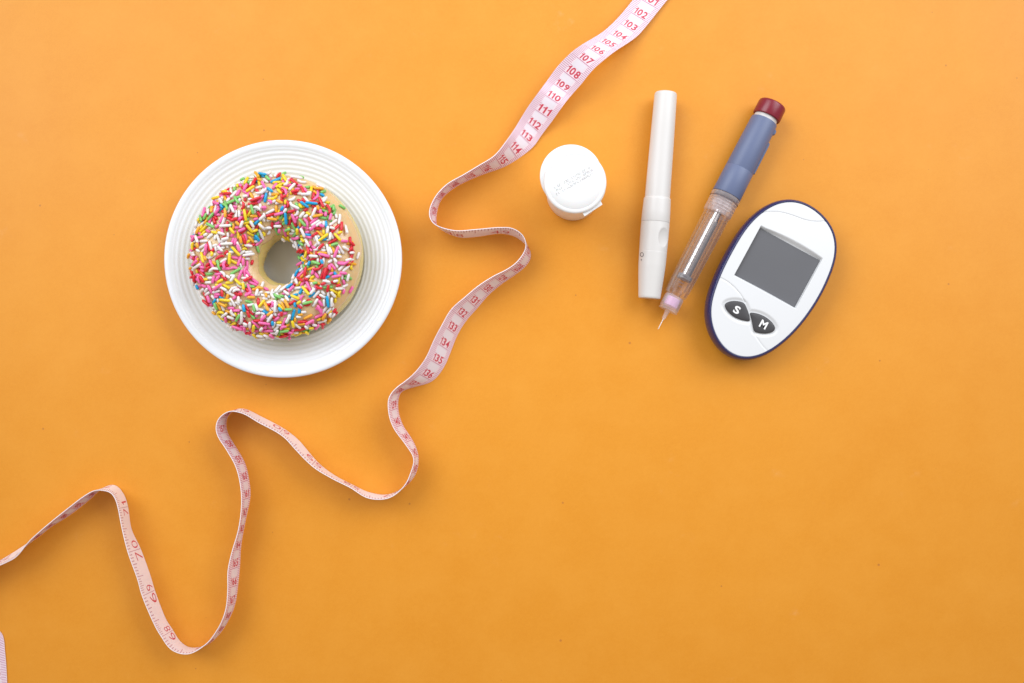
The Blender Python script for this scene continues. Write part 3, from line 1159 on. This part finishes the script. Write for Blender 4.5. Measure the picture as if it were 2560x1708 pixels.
    Mb = [(474, 1070), (520, 1073), (570, 1086), (625, 1112), (672, 1150), (704, 1190), (711, 1222), (692, 1250), (650, 1264), (600, 1266), (555, 1260), (517, 1250),
          (503, 1200), (495, 1150), (484, 1110)]
    ZB = ZF + 0.04
    Sp = rounded([Z(a, b, ZB) for a, b in Sb], 2)
    Mp = rounded([Z(a, b, ZB) for a, b in Mb], 2)

    def smoothstep(t):
        t = np.clip(t, 0, 1)
        return t * t * (3 - 2 * t)

    g1 = [Z(*p) for p in ((560, 190), (600, 183), (650, 178), (720, 178), (790, 190), (870, 215), (950, 245), (1020, 263), (1090, 268), (1150, 262), (1175, 257))]
    g2 = [Z(*p) for p in ((200, 757), (240, 777), (280, 800), (340, 850), (395, 915), (420, 955), (438, 985))]
    g3 = [Z(*p) for p in ((512, 1248), (530, 1282), (555, 1320), (590, 1368), (645, 1425))]

    def height(X, Y, rho):
        z = ZF + 0.10 * (1 - rho ** 2.2)
        # screen well with bevelled frame
        u = (X - sc_c.x) * eu.x + (Y - sc_c.y) * eu.y
        v = (X - sc_c.x) * ev.x + (Y - sc_c.y) * ev.y
        bt = 0.12 + 0.16 * np.clip(1 - ((u - 0.25) / hw) ** 2, 0, 1)
        dv = np.where(v > 0, (v - hh) / bt, (-v - hh) / 0.10)
        du = (np.abs(u) - hw) / 0.075
        q = np.maximum(du, dv)
        z = z - 0.24 * (1 - smoothstep(q * 1.0 + 0.0))
        # button well
        db = np.minimum(poly_dist(X, Y, Sp, True), poly_dist(X, Y, Mp, True))
        z = z - 0.07 * (1 - smoothstep((db - 0.01) / 0.20))
        # moulded seam lines
        for g, dep in ((g1, 0.040), (g2, 0.045), (g3, 0.035)):
            d = poly_dist(X, Y, g, False)
            z = z - dep * np.exp(-(d / 0.030) ** 2)
        # lower-left panel stands a hair proud of the rest
        return z
    NR = 230
    rho = np.linspace(0, 1, NR + 1)[1:]
    inner = rr - 0.012
    X = cc.x + rho[:, None] * (inner * np.cos(th))[None, :]
    Y = cc.y + rho[:, None] * (inner * np.sin(th))[None, :]
    Zh = height(X, Y, rho[:, None] * np.ones_like(X))
    Zh[-1] -= 0.03
    vs = [(cc.x, cc.y, float(height(np.array([[cc.x]]), np.array([[cc.y]]), np.array([[0.0]]))[0, 0]))]
    vs += list(zip(X.ravel().tolist(), Y.ravel().tolist(), Zh.ravel().tolist()))
    fs = [(0, 1 + k, 1 + (k + 1) % NA) for k in range(NA)]
    for i in range(NR - 1):
        a = 1 + i * NA
        for k in range(NA):
            k2 = (k + 1) % NA
            fs.append((a + k, a + NA + k, a + NA + k2, a + k2))
    part('faceplate', vs, fs, silver, root)

    # grey screen pane
    zs = ZF - 0.125
    e = 0.0
    pts = [sc_c + eu * (sx * (hw + e)) + ev * (sy * (hh + e)) for sx, sy in ((-1, -1), (1, -1), (1, 1), (-1, 1))]
    vs = [(p.x, p.y, zs) for p in pts] + [(p.x, p.y, zs - 0.1) for p in pts]
    fs = [(0, 1, 2, 3), (4, 7, 6, 5)] + [(k, k + 4, (k + 1) % 4 + 4, (k + 1) % 4) for k in range(4)]
    scr = grain(mat('grey_lcd', (0.132, 0.134, 0.148, 1), rough=0.18, spec=0.6), 40, 0.04, 0.05)
    part('screen', vs, fs, scr, root, smooth=False)

    # two rubber buttons with white letters
    rub = grain(mat('charcoal_rubber', (0.050, 0.048, 0.053, 1), rough=0.5), 300, 0.05, 0.05)
    ink = mat('white_letter', (0.82, 0.82, 0.83, 1), rough=0.5)
    for pl, ch, lc in ((Sp, 'S', (365, 1051)), (Mp, 'M', (603, 1181))):
        cen = sum(pl, Vector((0, 0, 0))) / len(pl)
        vs, fs = [], []
        rings = [(0.97, ZF - 0.05), (0.965, ZB - 0.015), (0.945, ZB + 0.02), (0.90, ZB + 0.045), (0.75, ZB + 0.065), (0.45, ZB + 0.075), (0.15, ZB + 0.078)]
        for f, z in rings:
            for p in pl:
                q = cen + (p - cen) * f
                vs.append((q.x, q.y, z))
        m = len(pl)
        for i in range(len(rings) - 1):
            for k in range(m):
                k2 = (k + 1) % m
                fs.append((i * m + k, i * m + k2, (i + 1) * m + k2, (i + 1) * m + k))
        fs.append(tuple((len(rings) - 1) * m + k for k in range(m)))
        b = part('button', vs, fs, rub, root, label='charcoal button marked with a white letter ' + ch)
        gv, gf, ar = glyph(ch, 0.032)
        c0 = Z(lc[0], lc[1], ZB + 0.09)
        hgt = 0.43
        wid = 0.34 if ch == 'S' else 0.40
        lv = []
        for gx, gy in gv:
            q = c0 + eu * ((gx - 0.5) * wid) + ev * ((gy - 0.5) * hgt)
            lv.append((q.x, q.y, ZB + 0.084))
        part('letter', lv, gf, ink, b, smooth=False)
        # (letter is printed: it lies a hair above the button's crown)


build_meter()


# ------------------------------------------------------------------ test strip bottle
def build_bottle():
    m = mat('white_polythene', (0.80, 0.80, 0.81, 1), rough=0.34, sss=0.10)
    grain(m, 20, 0.01, 0.04)
    bx, by = 3.42, 8.27
    root = thing('test_strip_bottle', 'small white plastic test strip bottle standing with its flip lid pushed askew', 'bottle', (bx, by, 0))
    vs, fs = lathe_z([(1.36, 0.0), (1.44, 0.03), (1.48, 0.10), (1.50, 1.2), (1.53, 2.9), (1.53, 3.25)], bx, by, 96, True, True)
    part('body', vs, fs, m, root, sharp=40)
    c = W(1428, 439, 3.5)
    vs, fs = lathe_z([(1.45, 3.22), (1.58, 3.24), (1.63, 3.28), (1.64, 3.34), (1.64, 3.44), (1.62, 3.49), (1.57, 3.515)], c.x, c.y, 96, True, True)
    part('collar', vs, fs, m, root, sharp=40)
    l = W(1438, 455, 3.9)
    prof = [(1.50, 3.515), (1.60, 3.52), (1.63, 3.56), (1.635, 3.62), (1.635, 3.78), (1.62, 3.84), (1.58, 3.88), (1.52, 3.897), (1.45, 3.90),
            (1.43, 3.872), (1.40, 3.90), (0.8, 3.905)]
    vs, fs = lathe_z(prof, l.x, l.y, 128, True, True)
    lid = part('lid', vs, fs, m, root, sharp=45)
    # thumb tab
    pz = [(1330 + a / 6.533, 340 + b / 6.533) for a, b in ((800, 1225), (860, 1310), (1150, 1120), (1110, 1035))]
    top = [W(a, b, 3.74) for a, b in pz]
    vs = [tuple(p) for p in top] + [(p.x, p.y, 3.55) for p in top]
    fs = [(0, 1, 2, 3), (4, 7, 6, 5)] + [(k, k + 4, (k + 1) % 4 + 4, (k + 1) % 4) for k in range(4)]
    part('tab', vs, fs, m, root, smooth=False)
    # faint dot-printed batch mark on the lid (not legible in the photo)
    rng = random.Random(4)
    vs, fs = [], []
    p0, p1 = W(1330 + 380 / 6.533, 340 + 905 / 6.533, 3.91), W(1330 + 1000 / 6.533, 340 + 545 / 6.533, 3.91)
    ax = (p1 - p0).normalized()
    ay = Vector((-ax.y, ax.x, 0))
    Ln = (p1 - p0).length
    zt = 3.9095

    def stroke(a, b, w):
        d = (b - a).normalized() * 1.0
        nn = Vector((-d.y, d.x, 0)) * w
        k = len(vs)
        for q in (a - nn, b - nn, b + nn, a + nn):
            vs.append((q.x, q.y, zt))
        fs.append((k, k + 1, k + 2, k + 3))
    for row in (-0.17, 0.0, 0.17):
        s = rng.uniform(0, 0.05)
        while s < Ln:
            o = p0 + ax * s + ay * (row + rng.uniform(-0.01, 0.01))
            kind = rng.random()
            if kind < 0.45:
                r = 0.045
                a0 = rng.uniform(0, 6.28)
                pts = [o + ax * (r * math.cos(a0 + t)) + ay * (r * 1.25 * math.sin(a0 + t)) for t in np.linspace(0, rng.uniform(3.5, 6.0), 7)]
                for a, b in zip(pts[:-1], pts[1:]):
                    stroke(a, b, 0.0075)
            elif kind < 0.85:
                a = o + ay * rng.uniform(0.02, 0.055) + ax * rng.uniform(-0.03, 0.03)
                b = o - ay * rng.uniform(0.02, 0.055) + ax * rng.uniform(-0.03, 0.03)
                stroke(a, b, 0.0085)
                stroke(b, b + ax * rng.uniform(0.03, 0.06), 0.0075)
            s += rng.uniform(0.095, 0.13)
    q = W(1330 + 1085 / 6.533, 340 + 480 / 6.533, 3.9)
    pts = [q + ax * (0.075 * math.cos(t)) + ay * (0.075 * math.sin(t)) for t in np.linspace(2.2, 7.2, 9)]
    part('printed_mark', vs, fs, mat('faint_grey_ink', (0.30, 0.30, 0.31, 1), 0.5), lid, smooth=False)


build_bottle()
